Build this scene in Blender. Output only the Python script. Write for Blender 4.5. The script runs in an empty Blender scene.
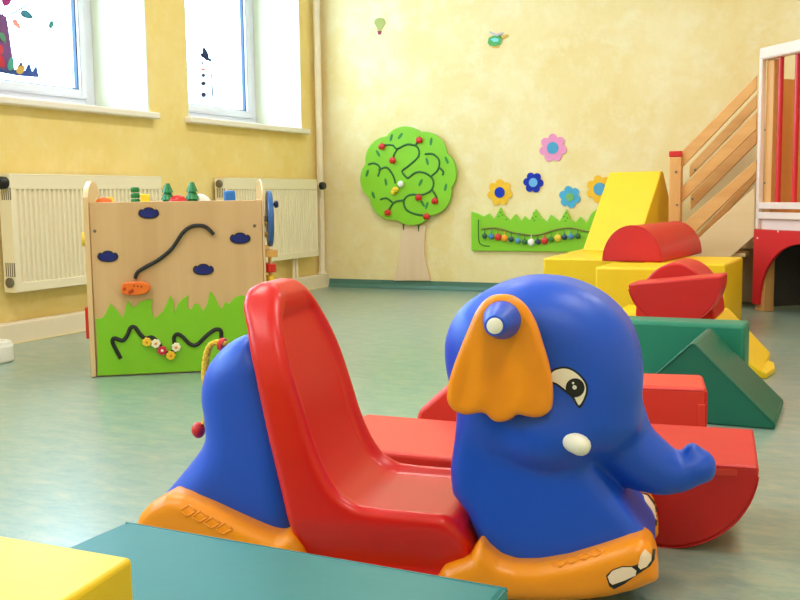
import bpy, bmesh, math, random
import numpy as np
import openvdb
from mathutils import Vector, Matrix
from mathutils.bvhtree import BVHTree
random.seed(4)
C = bpy.context.scene.collection
SC = bpy.context.scene

# ------------------------------------------------------------------ camera numbers (metres, z up, y away, x right)
CF, CP, CR, CYW, CH = 978.0, .1059, -.0135, -.4384, .72
_cy, _sy = math.cos(CYW), math.sin(CYW)
FW = np.array([_sy*math.cos(CP), _cy*math.cos(CP), -math.sin(CP)])
_rt = np.array([_cy, -_sy, 0.]); _up = np.cross(_rt, FW)
_c, _s = math.cos(CR), math.sin(CR)
RT = _c*_rt+_s*_up; UP = -_s*_rt+_c*_up
EYE = np.array([0., 0., CH])
def ray(x, y): return FW*CF+RT*(x-400)-UP*(y-300)
def hit(x, y, n, d):
    q = ray(x, y); n = np.array(n, float); return EYE+q*((d-n@EYE)/(n@q))
def onfloor(x, y, z=0.): return hit(x, y, (0, 0, 1), z)

class Fr:
    """local frame standing in the room: X = heading, Y = away, Z = up"""
    def __init__(s, O, deg=0.):
        s.O = np.array([O[0], O[1], O[2] if len(O) > 2 else 0.], float); s.th = math.radians(deg)
        s.u = np.array([math.cos(s.th), math.sin(s.th), 0]); s.n = np.array([-math.sin(s.th), math.cos(s.th), 0])
    def px(s, x, y, off=0.):
        P = hit(x, y, s.n, s.n@s.O+off)-s.O; return (float(P@s.u), float(P[2]))
    def w(s, p): return s.O+s.u*p[0]+s.n*p[1]+np.array([0, 0, p[2]])
    def inv(s, P): d = np.array(P)-s.O; return (float(d@s.u), float(d@s.n), float(d[2]))
ROOM = Fr((0, 0, 0), 0)

# ------------------------------------------------------------------ materials
def lin(c):
    return tuple(((v/255.)/12.92 if v/255. <= .04045 else ((v/255.+.055)/1.055)**2.4) for v in c)+(1.,)
_m = {}
def mat(name, col, rough=.5, spec=.5, coat=0., bump=0., bscale=60., var=0., vscale=4., col2=None, stretch=None, metal=0., translucent=0.):
    if name in _m: return _m[name]
    m = bpy.data.materials.new(name); m.use_nodes = True; nt = m.node_tree; b = nt.nodes['Principled BSDF']
    b.inputs['Base Color'].default_value = lin(col); b.inputs['Roughness'].default_value = rough
    b.inputs['Specular IOR Level'].default_value = spec; b.inputs['Metallic'].default_value = metal
    b.inputs['Coat Weight'].default_value = coat; b.inputs['Coat Roughness'].default_value = .12
    tc = nt.nodes.new('ShaderNodeTexCoord'); mp = nt.nodes.new('ShaderNodeMapping'); nt.links.new(tc.outputs['Object'], mp.inputs[0])
    if stretch: mp.inputs['Scale'].default_value = stretch
    if var or col2:
        n = nt.nodes.new('ShaderNodeTexNoise'); n.inputs['Scale'].default_value = vscale; n.inputs['Detail'].default_value = 6
        n.inputs['Roughness'].default_value = .6
        nt.links.new(mp.outputs[0], n.inputs['Vector'])
        r = nt.nodes.new('ShaderNodeValToRGB'); nt.links.new(n.outputs['Fac'], r.inputs[0])
        c1 = lin(col); c2 = lin(col2) if col2 else tuple(v*(1-var) for v in c1[:3])+(1,)
        r.color_ramp.elements[0].position = .35; r.color_ramp.elements[1].position = .65
        r.color_ramp.elements[0].color = c1; r.color_ramp.elements[1].color = c2
        nt.links.new(r.outputs[0], b.inputs['Base Color'])
    if bump:
        n = nt.nodes.new('ShaderNodeTexNoise'); n.inputs['Scale'].default_value = bscale; n.inputs['Detail'].default_value = 4
        nt.links.new(mp.outputs[0], n.inputs['Vector'])
        bp = nt.nodes.new('ShaderNodeBump'); bp.inputs['Strength'].default_value = bump; bp.inputs['Distance'].default_value = .01
        nt.links.new(n.outputs['Fac'], bp.inputs['Height']); nt.links.new(bp.outputs[0], b.inputs['Normal'])
    if translucent:
        t = nt.nodes.new('ShaderNodeBsdfTranslucent'); t.inputs[0].default_value = lin(col)
        mx = nt.nodes.new('ShaderNodeMixShader'); mx.inputs[0].default_value = translucent
        nt.links.new(b.outputs[0], mx.inputs[1]); nt.links.new(t.outputs[0], mx.inputs[2])
        nt.links.new(mx.outputs[0], nt.nodes['Material Output'].inputs[0])
    _m[name] = m; return m

def vinyl(name, col):
    """welded foam-block cover: satin, faint creases"""
    if name in _m: return _m[name]
    m = mat(name, col, rough=.42, spec=.4, bump=.18, bscale=6., var=.06, vscale=3.)
    nt = m.node_tree; b = nt.nodes['Principled BSDF']
    f = nt.nodes.new('ShaderNodeTexNoise'); f.inputs['Scale'].default_value = 350
    bp = nt.nodes.new('ShaderNodeBump'); bp.inputs['Strength'].default_value = .06; bp.inputs['Distance'].default_value = .002
    tc = [n for n in nt.nodes if n.type == 'TEX_COORD'][0]; nt.links.new(tc.outputs['Object'], f.inputs['Vector'])
    old = b.inputs['Normal'].links[0].from_socket
    nt.links.new(f.outputs['Fac'], bp.inputs['Height']); nt.links.new(old, bp.inputs['Normal']); nt.links.new(bp.outputs[0], b.inputs['Normal'])
    return m

def wood(name, c1, c2, axis='Z', rough=.5, scale=9.):
    if name in _m: return _m[name]
    st = {'Z': (1, 1, .07), 'X': (.07, 1, 1), 'Y': (1, .07, 1)}[axis]
    return mat(name, c1, rough=rough, spec=.35, col2=c2, vscale=scale, stretch=st, bump=.05, bscale=60)

# ------------------------------------------------------------------ mesh helpers
def tag(o, label=None, cat=None, group=None, kind=None):
    if label: o['label'] = label
    if cat: o['category'] = cat
    if group: o['group'] = group
    if kind: o['kind'] = kind
    return o
def empty(name, fr, label, cat, group=None):
    o = bpy.data.objects.new(name, None); C.objects.link(o); o.empty_display_size = .1
    o.location = Vector(fr.O); o.rotation_euler = (0, 0, fr.th); return tag(o, label, cat, group)
def link(name, me, material, parent=None, fr=None, smooth=False, bevel=0., seg=2, plabel=None):
    o = bpy.data.objects.new(name, me); C.objects.link(o)
    for mm in (material if isinstance(material, (list, tuple)) else [material]): me.materials.append(mm)
    if parent is not None: o.parent = parent
    elif fr is not None: o.location = Vector(fr.O); o.rotation_euler = (0, 0, fr.th)
    if bevel:
        md = o.modifiers.new('bevel', 'BEVEL'); md.width = bevel; md.segments = seg; md.limit_method = 'ANGLE'; md.angle_limit = math.radians(28); md.harden_normals = False
    if smooth or bevel:
        for p in me.polygons: p.use_smooth = True
        if not smooth or smooth == 'auto':
            try: me.set_sharp_from_angle(angle=math.radians(35))
            except Exception: pass
    if plabel: o['label'] = plabel
    return o
def me_from(verts, faces, name='m'):
    me = bpy.data.meshes.new(name); me.from_pydata([tuple(map(float, v)) for v in verts], [], faces); me.validate(); me.update()
    bm = bmesh.new(); bm.from_mesh(me); bmesh.ops.recalc_face_normals(bm, faces=bm.faces); bm.to_mesh(me); bm.free(); return me
class MB:
    def __init__(s): s.v = []; s.f = []
    def add(s, v, f):
        k = len(s.v); s.v += [tuple(map(float, a)) for a in v]; s.f += [tuple(i+k for i in q) for q in f]; return s
    def box(s, x0, x1, y0, y1, z0, z1):
        v = [(x, y, z) for x in (x0, x1) for y in (y0, y1) for z in (z0, z1)]
        return s.add(v, [(0, 1, 3, 2), (4, 6, 7, 5), (0, 4, 5, 1), (2, 3, 7, 6), (0, 2, 6, 4), (1, 5, 7, 3)])
    def slab(s, pts, y0, y1):
        """pts in local XZ, extruded from y0 to y1"""
        n = len(pts); v = [(a, y0, z) for a, z in pts]+[(a, y1, z) for a, z in pts]
        return s.add(v, [tuple(range(n)), tuple(range(2*n-1, n-1, -1))]+[(i, (i+1) % n, (i+1) % n+n, i+n) for i in range(n)])
    def zslab(s, pts, z0, z1):
        n = len(pts); v = [(a, y, z0) for a, y in pts]+[(a, y, z1) for a, y in pts]
        return s.add(v, [tuple(range(n-1, -1, -1)), tuple(range(n, 2*n))]+[(i, (i+1) % n, (i+1) % n+n, i+n) for i in range(n)])
    def xslab(s, pts, x0, x1):
        n = len(pts); v = [(x0, y, z) for y, z in pts]+[(x1, y, z) for y, z in pts]
        return s.add(v, [tuple(range(n)), tuple(range(2*n-1, n-1, -1))]+[(i, (i+1) % n, (i+1) % n+n, i+n) for i in range(n)])
    def tube(s, path, r, k=10, caps=True):
        P = [Vector(p) for p in path]; n = len(P); R = r if isinstance(r, (list, tuple)) else [r]*n
        v = []; up = None
        for i in range(n):
            t = (P[min(i+1, n-1)]-P[max(i-1, 0)]).normalized()
            if up is None: up = Vector((0, 0, 1)) if abs(t.z) < .9 else Vector((1, 0, 0))
            a = t.cross(up).normalized(); b = a.cross(t).normalized(); up = b
            for j in range(k):
                q = 2*math.pi*j/k; v.append(P[i]+(a*math.cos(q)+b*math.sin(q))*R[i])
        f = [(i*k+j, i*k+(j+1) % k, (i+1)*k+(j+1) % k, (i+1)*k+j) for i in range(n-1) for j in range(k)]
        if caps: f += [tuple(range(k-1, -1, -1)), tuple((n-1)*k+j for j in range(k))]
        return s.add(v, f)
    def lathe(s, o, axis, prof, k=28):
        """prof = [(t along axis, radius)]"""
        ax = Vector(axis).normalized(); return s.tube([Vector(o)+ax*t for t, _ in prof], [max(r, 1e-4) for _, r in prof], k)
    def ball(s, c, r, k=14, h=9):
        rr = r if isinstance(r, (list, tuple)) else (r, r, r); v = []; f = []
        for i in range(h+1):
            a = math.pi*i/h
            for j in range(k):
                b = 2*math.pi*j/k; v.append((c[0]+rr[0]*math.sin(a)*math.cos(b), c[1]+rr[1]*math.sin(a)*math.sin(b), c[2]+rr[2]*math.cos(a)))
        for i in range(h):
            for j in range(k): f.append((i*k+j, i*k+(j+1) % k, (i+1)*k+(j+1) % k, (i+1)*k+j))
        return s.add(v, f)
    def build(s, name, material, parent=None, fr=None, **kw):
        me = me_from(s.v, s.f, name)
        bm = bmesh.new(); bm.from_mesh(me); bmesh.ops.remove_doubles(bm, verts=bm.verts, dist=1e-5)
        bmesh.ops.recalc_face_normals(bm, faces=bm.faces); bm.to_mesh(me); bm.free()
        return link(name, me, material, parent, fr, **kw)
def spline(pts, n=8, closed=False):
    P = [np.array(p, float) for p in pts]; m = len(P); out = []
    rng = range(m) if closed else range(m-1)
    for i in rng:
        g = (lambda k: P[k % m]) if closed else (lambda k: P[max(0, min(m-1, k))])
        a, b, c, d = g(i-1), g(i), g(i+1), g(i+2)
        for k in range(n):
            t = k/n; out.append(tuple(.5*((2*b)+(-a+c)*t+(2*a-5*b+4*c-d)*t*t+(-a+3*b-3*c+d)*t**3)))
    if not closed: out.append(tuple(P[-1]))
    return out
def arc(cx, cz, r, a0, a1, n=20, rz=None):
    rz = rz or r
    return [(cx+r*math.cos(math.radians(a0+(a1-a0)*i/n)), cz+rz*math.sin(math.radians(a0+(a1-a0)*i/n))) for i in range(n+1)]
def pxs(fr, pts, off=0.): return [fr.px(x, y, off) for x, y in pts]

# ------------------------------------------------------------------ signed-distance modelling for the moulded plastic
def sd_poly(pts, X, Z):
    d = np.full(X.shape, 1e9); s = np.ones(X.shape); n = len(pts)
    for i in range(n):
        ax, az = pts[i]; bx, bz = pts[i-1]
        ex, ez = bx-ax, bz-az; wx, wz = X-ax, Z-az
        t = np.clip((wx*ex+wz*ez)/(ex*ex+ez*ez+1e-12), 0, 1)
        d = np.minimum(d, (wx-ex*t)**2+(wz-ez*t)**2)
        c1 = Z >= az; c2 = Z < bz; c3 = ex*wz > ez*wx
        flip = (c1 & c2 & c3) | (~c1 & ~c2 & ~c3); s = np.where(flip, -s, s)
    return s*np.sqrt(d)
def ext(d2, Y, W, R):
    a = d2[:, None, :]+R; b = np.abs(Y)-W+R
    return np.minimum(np.maximum(a, b), 0)+np.sqrt(np.maximum(a, 0)**2+np.maximum(b, 0)**2)-R
def smin(a, b, k):
    h = np.maximum(k-np.abs(a-b), 0)/k; return np.minimum(a, b)-h*h*k*.25
def smax(a, b, k): return -smin(-a, -b, k)
class Grid:
    def __init__(s, x0, x1, y0, y1, z0, z1, h=.005):
        s.h = h; s.o = (x0, y0, z0)
        s.x = np.arange(x0, x1, h); s.y = np.arange(y0, y1, h); s.z = np.arange(z0, z1, h)
        s.X, s.Z = np.meshgrid(s.x, s.z, indexing='ij'); s.Y = s.y[None, :, None]
        s.X3 = s.x[:, None, None]; s.Z3 = s.z[None, None, :]
    def mesh(s, F, name, material, parent, plabel=None):
        g = openvdb.FloatGrid(10.); g.copyFromArray(np.ascontiguousarray(F, dtype=np.float32))
        p, q = g.convertToQuads(0.)
        p = np.array(p)*s.h+np.array(s.o)
        me = me_from(p.tolist(), [tuple(int(i) for i in r) for r in q], name)
        o = link(name, me, material, parent, smooth=True, plabel=plabel)
        md = o.modifiers.new('smooth', 'SMOOTH'); md.factor = .5; md.iterations = 4
        return o

# ================================================================== THE ROOM
YB, XL, XR, YF, HC = 6.89, -3.93, 2.6, -2.4, 3.0
XG = -4.34          # plane of the window frames (deep reveal)
def wallmat(name, c1, c2, c3):
    m = mat(name, c1, rough=.8, spec=.15, bump=.12, bscale=35)
    nt = m.node_tree; b = nt.nodes['Principled BSDF']; tc = [n for n in nt.nodes if n.type == 'TEX_COORD'][0]
    n1 = nt.nodes.new('ShaderNodeTexNoise'); n1.inputs['Scale'].default_value = 1.6; n1.inputs['Detail'].default_value = 8; n1.inputs['Roughness'].default_value = .65; n1.inputs['Distortion'].default_value = .6
    n2 = nt.nodes.new('ShaderNodeTexNoise'); n2.inputs['Scale'].default_value = 7; n2.inputs['Detail'].default_value = 8; n2.inputs['Roughness'].default_value = .7
    r1 = nt.nodes.new('ShaderNodeValToRGB'); r1.color_ramp.elements[0].position = .38; r1.color_ramp.elements[1].position = .62
    r1.color_ramp.elements[0].color = lin(c1); r1.color_ramp.elements[1].color = lin(c2)
    r2 = nt.nodes.new('ShaderNodeValToRGB'); r2.color_ramp.elements[0].position = .48; r2.color_ramp.elements[1].position = .72
    mx = nt.nodes.new('ShaderNodeMixRGB'); mx.inputs[2].default_value = lin(c3)
    for n in (n1, n2): nt.links.new(tc.outputs['Object'], n.inputs['Vector'])
    nt.links.new(n1.outputs['Fac'], r1.inputs[0]); nt.links.new(n2.outputs['Fac'], r2.inputs[0])
    mlt = nt.nodes.new('ShaderNodeMath'); mlt.operation = 'MULTIPLY'; mlt.inputs[1].default_value = .55
    nt.links.new(r2.outputs[0], mlt.inputs[0]); nt.links.new(mlt.outputs[0], mx.inputs[0]); nt.links.new(r1.outputs[0], mx.inputs[1])
    nt.links.new(mx.outputs[0], b.inputs['Base Color']); return m
M_wall = wallmat('sponged yellow wall paint', (232, 208, 148), (238, 220, 172), (244, 234, 208))
M_wall_left = wallmat('sponged ochre wall paint', (236, 208, 132), (240, 216, 146), (244, 226, 170))
M_reveal = mat('pale reveal paint', (222, 222, 200), rough=.8, spec=.2)
M_ceil = mat('white ceiling paint', (240, 238, 228), rough=.9, spec=.1)
M_white = mat('white lacquer', (238, 236, 232), rough=.35)
M_frame = mat('white window plastic', (216, 212, 220), rough=.3)
M_seal = mat('dark glazing seal', (26, 52, 84), rough=.5)
M_sill = mat('cream sill board', (240, 232, 224), rough=.35)
M_casing = mat('cream painted pipe casing', (240, 224, 200), rough=.5, var=.05)
M_rad = mat('cream radiator enamel', (240, 228, 202), rough=.38, spec=.4)
M_black = mat('black rubber', (22, 22, 24), rough=.45)
M_grille = mat('dark slot', (120, 112, 96), rough=.7)
M_cov = mat('dark green cove skirting', (76, 118, 106), rough=.45)

def floor_mat():
    m = mat('marbled green linoleum', (120, 150, 128), rough=.30, spec=.65, coat=.25)
    nt = m.node_tree; b = nt.nodes['Principled BSDF']; tc = [n for n in nt.nodes if n.type == 'TEX_COORD'][0]
    mp = nt.nodes.new('ShaderNodeMapping'); mp.inputs['Scale'].default_value = (1.0, 2.2, 1); mp.inputs['Rotation'].default_value = (0, 0, .35); nt.links.new(tc.outputs['Object'], mp.inputs[0])
    n1 = nt.nodes.new('ShaderNodeTexNoise'); n1.inputs['Scale'].default_value = 9; n1.inputs['Detail'].default_value = 12; n1.inputs['Roughness'].default_value = .78; n1.inputs['Distortion'].default_value = .3
    nt.links.new(mp.outputs[0], n1.inputs['Vector'])
    r = nt.nodes.new('ShaderNodeValToRGB'); e = r.color_ramp.elements
    e[0].position = .3; e[0].color = lin((104, 140, 134)); e[1].position = .7; e[1].color = lin((172, 172, 142))
    k = e.new(.5); k.color = lin((136, 157, 142))
    nt.links.new(n1.outputs['Fac'], r.inputs[0]); nt.links.new(r.outputs[0], b.inputs['Base Color'])
    n2 = nt.nodes.new('ShaderNodeTexNoise'); n2.inputs['Scale'].default_value = 90; n2.inputs['Detail'].default_value = 3
    nt.links.new(tc.outputs['Object'], n2.inputs['Vector'])
    bp = nt.nodes.new('ShaderNodeBump'); bp.inputs['Strength'].default_value = .08; bp.inputs['Distance'].default_value = .002
    nt.links.new(n2.outputs['Fac'], bp.inputs['Height']); nt.links.new(bp.outputs[0], b.inputs['Normal'])
    return m
def struct(mb, name, m, **kw): return tag(mb.build(name, m, None, None, **kw), kind='structure')
struct(MB().box(XL-.6, XR+.2, YF-.2, YB+.2, -.1, 0), 'floor', floor_mat())
struct(MB().box(XL-.6, XR+.2, YF-.2, YB+.2, HC, HC+.1), 'ceiling', M_ceil)
struct(MB().box(XL-.6, XR+.2, YB, YB+.2, 0, HC), 'wall_back', M_wall)
struct(MB().box(XR, XR+.2, YF, YB, 0, HC), 'wall_right', M_wall)
struct(MB().box(XL-.6, XR+.2, YF-.2, YF, 0, HC), 'wall_front', M_wall)
WZ0, WZ1 = 1.245, 2.75
wins = [(3.42, 4.83), (5.21, 6.64), (1.62, 3.03), (-.2, 1.21), (-2.0, -.6)]  # first two are in view; the rest are unseen, added to light the room
mb = MB(); ys = sorted(wins); last = YF
for a, b in ys:
    mb.box(XL-.6, XL, last, a, 0, HC); mb.box(XL-.6, XL, a, b, 0, WZ0-.04); mb.box(XL-.6, XL, a, b, WZ1, HC); last = b
mb.box(XL-.6, XL, last, YB, 0, HC); struct(mb, 'wall_left', M_wall_left)
# cove skirting on the back wall
cv = [(YB, .066), (YB-.004, .066), (YB-.008, .03), (YB-.02, .008), (YB-.04, .001), (YB, .001)]
struct(MB().xslab(cv, XL+.075, XR), 'baseboard_back', M_cov)

def glass_mat():
    m = bpy.data.materials.new('window glass'); m.use_nodes = True; nt = m.node_tree; nt.nodes.clear()
    o = nt.nodes.new('ShaderNodeOutputMaterial'); t = nt.nodes.new('ShaderNodeBsdfTransparent'); g = nt.nodes.new('ShaderNodeBsdfGlossy')
    g.inputs['Roughness'].default_value = .02; t.inputs[0].default_value = (.94, .97, .96, 1)
    lw = nt.nodes.new('ShaderNodeLayerWeight'); lw.inputs[0].default_value = .5; pw = nt.nodes.new('ShaderNodeMath'); pw.operation = 'POWER'; pw.inputs[1].default_value = 5
    nt.links.new(lw.outputs['Facing'], pw.inputs[0]); f = nt.nodes.new('ShaderNodeMath'); f.operation = 'MULTIPLY_ADD'; f.inputs[1].default_value = .5; f.inputs[2].default_value = .03
    nt.links.new(pw.outputs[0], f.inputs[0]); x = nt.nodes.new('ShaderNodeMixShader')
    nt.links.new(f.outputs[0], x.inputs[0]); nt.links.new(t.outputs[0], x.inputs[1]); nt.links.new(g.outputs[0], x.inputs[2]); nt.links.new(x.outputs[0], o.inputs[0]); return m
M_glass = glass_mat()
for i, (a, b) in enumerate(wins):
    if a < 0: nm = i+1
    fr = Fr((XG, (a+b)/2, WZ0))
    w = tag(bpy.data.objects.new('window_%d' % (i+1), None), kind='structure'); C.objects.link(w); w.location = (0, 0, 0)
    # reveal lining
    m = MB(); t = .012
    m.box(XG-.03, XL-.001, a, a+t, WZ0, WZ1); m.box(XG-.03, XL-.001, b-t, b, WZ0, WZ1); m.box(XG-.03, XL-.001, a+t, b-t, WZ1-t, WZ1)
    m.build('reveal', M_reveal, w)
    MB().box(XG-.03, XL+.055, a-.035, b+.035, WZ0-.04, WZ0).build('window_sill', M_sill, w, bevel=.008)
    fw = .085; a2, b2, z2, z3 = a+t, b-t, WZ0+.0, WZ1-t
    m = MB(); m.box(XG-.07, XG, a2, a2+fw, z2, z3); m.box(XG-.07, XG, b2-fw, b2, z2, z3)
    m.box(XG-.07, XG, a2+fw, b2-fw, z2, z2+fw+.01); m.box(XG-.07, XG, a2+fw, b2-fw, z3-fw, z3)
    m.build('window_frame', M_frame, w, bevel=.006)
    g0, g1, h0, h1 = a2+fw, b2-fw, z2+fw+.01, z3-fw; s = .05
    m = MB(); m.box(XG-.05, XG+.018, g0, g0+s, h0, h1); m.box(XG-.05, XG+.018, g1-s, g1, h0, h1)
    m.box(XG-.05, XG+.018, g0+s, g1-s, h0, h0+s); m.box(XG-.05, XG+.018, g0+s, g1-s, h1-s, h1)
    m.build('sash', M_frame, w, bevel=.006)
    g0 += s; g1 -= s; h0 += s; h1 -= s; s = .008
    m = MB(); m.box(XG-.03, XG-.005, g0, g0+s, h0, h1); m.box(XG-.03, XG-.005, g1-s, g1, h0, h1)
    m.box(XG-.03, XG-.005, g0+s, g1-s, h0, h0+s); m.box(XG-.03, XG-.005, g0+s, g1-s, h1-s, h1)
    m.build('glazing_seal', M_seal, w)
    MB().box(XG-.022, XG-.018, g0, g1, h0, h1).build('glass_pane', M_glass, w)

# pipe casing along the left wall
cs = MB(); cs.box(XL+.001, -3.856, YF+.01, YB-.003, .001, .105); 
o = struct(cs, 'trim_1', M_casing, bevel=.006)
o2 = struct(MB().box(XL+.001, -3.85, YF+.01, YB-.002, .001, .006), 'trim_2', mat('pale sealing strip', (240, 222, 170), rough=.5))
pr = Fr((XL+.05, 6.815))
p = empty('heating_pipe', pr, 'cream vertical heating pipe running up the far left corner of the room', 'pipe')
MB().tube([(0, 0, .105), (0, 0, HC-.002)], .027, 16).build('pipe', M_casing, p, smooth='auto')
MB().lathe((0, 0, .107), (0, 0, 1), [(0, .036), (.012, .036), (.02, .029)], 20).build('collar', M_casing, p, smooth='auto')

# ------------------------------------------------------------------ radiators
def radiator(y0, y1, label, right_valve):
    XF = -3.825; x_b = XL+.025; z0, z1 = .262, .857
    fr = Fr((XF, y0, 0), 0)
    r = empty('radiator', fr, label, 'radiator', 'radiators along the window wall')
    L = y1-y0; t = -(XF-x_b)
    # profiled front panel: vertical flutes as one sheet
    n = int(L/.0333); pts = []
    for i in range(n):
        a = .02+(L-.04)*i/n; w = (L-.04)/n
        pts += [(a, 0), (a+w*.30, 0), (a+w*.42, -.012), (a+w*.82, -.012), (a+w*.94, 0)]
    pts.append((L-.02, 0))
    v = []; f = []
    for a, dx in pts: v += [(dx, a, z0+.045), (dx, a, z1-.075)]
    f = [(2*i, 2*i+2, 2*i+3, 2*i+1) for i in range(len(pts)-1)]
    m = MB().add(v, f); m.box(t+.01, -.014, .012, L-.012, z0+.01, z1-.02)
    m.build('front_panel', M_rad, r)
    m = MB(); m.box(-.012, .001, .0, L, z0, z0+.048); m.box(-.012, .001, 0, L, z1-.078, z1-.004); m.box(-.012, .001, 0, .022, z0+.04, z1-.07); m.box(-.012, .001, L-.022, L, z0+.04, z1-.07)
    m.build('panel_rim', M_rad, r, bevel=.003)
    m = MB(); m.box(t, .002, -.004, L+.004, z1-.008, z1); m.build('top_grille', M_rad, r, bevel=.003)
    # end covers with slots
    for ye in (-.004, L-.002):
        m = MB(); m.box(t, -.0, ye, ye+.006, z0, z1-.006); e = m.build('end_cover', M_rad, r, bevel=.002)
        yy = ye-.0015 if ye < .01 else ye+.0045
        for zc in ((z1-.13, z1-.07), (z0+.08, z0+.15)):
            sl = MB()
            for q in range(5): sl.box(t+.018+q*.014, t+.024+q*.014, yy, yy+.003, zc[0], zc[1])
            sl.box(t+.018, t+.074+.006, yy+.0012, yy+.003, zc[0], zc[0]+.001)
            sl.build('vent_slots', M_grille, e)
    if right_valve is not None:
        if right_valve:   # valve at far end towards the pipe
            m = MB(); m.tube([(t*.5, L+.004, z1-.05), (t*.5, L+.085, z1-.05)], .016, 14); m.build('valve_body', M_rad, r, smooth='auto')
            MB().tube([(t*.5, L+.01, z1-.05), (t*.5, L+.028, z1-.05)], .03, 16).build('union_nut', M_black, r, smooth='auto')
            MB().lathe((t*.5+.03, L+.075, z1-.05), (1, 0, 0), [(0, .03), (.03, .03), (.04, .022)], 18).build('thermostat_knob', M_black, r, smooth='auto')
    # near end plugs
    if right_valve: MB().lathe((t*.5, -.004, z1-.04), (0, -1, 0), [(0, .026), (.01, .026), (.014, .02)], 18).build('plug', mat('grey steel', (120, 116, 110), rough=.35, metal=.6), r, smooth='auto')
    else: MB().lathe((t*.5+.005, -.004, z1-.045), (0, -1, 0), [(0, .03), (.03, .032), (.045, .024)], 18).build('thermostat_knob', M_black, r, smooth='auto')
    if not right_valve: MB().lathe((t*.5+.005, -.004, z0+.05), (0, -1, 0), [(0, .026), (.01, .026), (.014, .018)], 18).build('plug', mat('grey steel', (120, 116, 110), rough=.35, metal=.6), r, smooth='auto')
    # supply pipes down to the casing
    for q in (-.05, -.09):
        MB().tube([(t*.5, L-.22+q, z0+.01), (t*.5, L-.22+q, .106)], .011, 12).build('supply_pipe', M_casing, r, smooth='auto')
    for q in (L*.2, L*.8):
        MB().box(t-.024, t+.012, q, q+.03, z1-.1, z1-.05).build('wall_bracket', M_rad, r); MB().box(t-.024, t+.012, q, q+.03, z0+.08, z0+.13).build('wall_bracket', M_rad, r)
    return r
def yon(px_, py, X): return float(hit(px_, py, (1, 0, 0), X)[1])
radiator(yon(14, 240, -3.825), yon(161, 178, -3.825), 'long cream fluted radiator under the nearer window, behind the wooden activity box', False)
radiator(yon(225, 186, -3.825), yon(317, 184, -3.825), 'cream fluted radiator under the farther window, beside the corner pipe', True)

# ------------------------------------------------------------------ window stickers (flat films on the panes)
class Pane:
    X = XG-.016
    @staticmethod
    def pt(x, y, lift=0.):
        P = hit(x, y, (1, 0, 0), Pane.X+lift); return P
def film(name, parts, label, cat, mk, base_px):
    O = Pane.pt(*base_px); root = bpy.data.objects.new(name, None); C.objects.link(root); root.location = Vector(O); root.empty_display_size = .05
    tag(root, label, cat)
    for k, (pn, pts, colr) in enumerate(parts):
        lift = .0005+.0004*k
        w = [Pane.pt(x, y, lift)-O for x, y in pts]; n = len(w)
        v = [tuple(q) for q in w]+[(q[0]+.0003, q[1], q[2]) for q in w]
        f = [tuple(range(n)), tuple(range(2*n-1, n-1, -1))]+[(i, (i+1) % n, (i+1) % n+n, i+n) for i in range(n)]
        MB().add(v, f).build(pn, mk(colr), root)
def film_mat(c):
    return mat('window film %d %d %d' % c, c, rough=.5, translucent=.35)
def leafp(x, y, L, w, a):
    a = math.radians(a); o = []
    for t in np.linspace(0, 2*math.pi, 14, endpoint=False):
        u = math.cos(t)*L/2; v = math.sin(t)*w/2*(1-.3*math.cos(t)); o.append((x+u*math.cos(a)-v*math.sin(a), y+u*math.sin(a)+v*math.cos(a)))
    return o
Z8 = lambda pts: [(x/7.07, y/7.07) for x, y in pts]
film('window_sticker', [
    ('trunk', Z8([(-180, 480), (-150, 110), (-10, 90), (45, 118), (62, 210), (78, 330), (104, 500), (110, 520)]), (128, 78, 122)),
    ('grass', Z8([(-180, 470), (0, 480), (60, 500), (115, 490), (150, 425), (175, 500), (205, 440), (228, 505), (258, 458), (275, 548), (120, 535), (0, 512), (-180, 490)]), (62, 84, 138)),
    ('twig', Z8([(10, 115), (20, 118), (50, -40), (44, -40)]), (110, 70, 120)),
    ('twig', Z8([(42, 118), (50, 124), (150, 68), (222, 18), (218, 10), (140, 60)]), (96, 72, 130)),
    ('twig', Z8([(40, 156), (42, 162), (165, 135), (163, 128)]), (110, 90, 140)),
    ('leaf', Z8(leafp(190, 105, 100, 52, 28)), (70, 130, 140)),
    ('leaf', Z8(leafp(118, 172, 84, 36, 50)), (226, 150, 130)),
    ('leaf', Z8(leafp(50, 5, 80, 60, -40)), (170, 40, 120)),
    ('leaf', Z8(leafp(362, 172, 62, 34, -75)), (74, 140, 132)),
    ('leaf', Z8(leafp(22, 268, 84, 36, 62)), (110, 170, 130)),
    ('leaf', Z8(leafp(0, 430, 110, 60, 60)), (216, 50, 60)),
    ('leaf', Z8(leafp(0, 350, 70, 50, 70)), (220, 70, 80)),
    ('leaf', Z8(leafp(78, 450, 100, 44, -82)), (84, 176, 150)),
    ('leaf', Z8(leafp(148, 490, 76, 52, -45)), (222, 178, 80)),
], 'coloured autumn tree film with purple trunk stuck on the nearer window pane', 'window sticker', film_mat, (5, 72))
Z2 = lambda pts: [(180+x/5, y/5) for x, y in pts]
def dotp(x, y, r, k=12, ry=None): return [(x+r*math.cos(2*math.pi*i/k), y+(ry or r)*math.sin(2*math.pi*i/k)) for i in range(k)]
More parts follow.
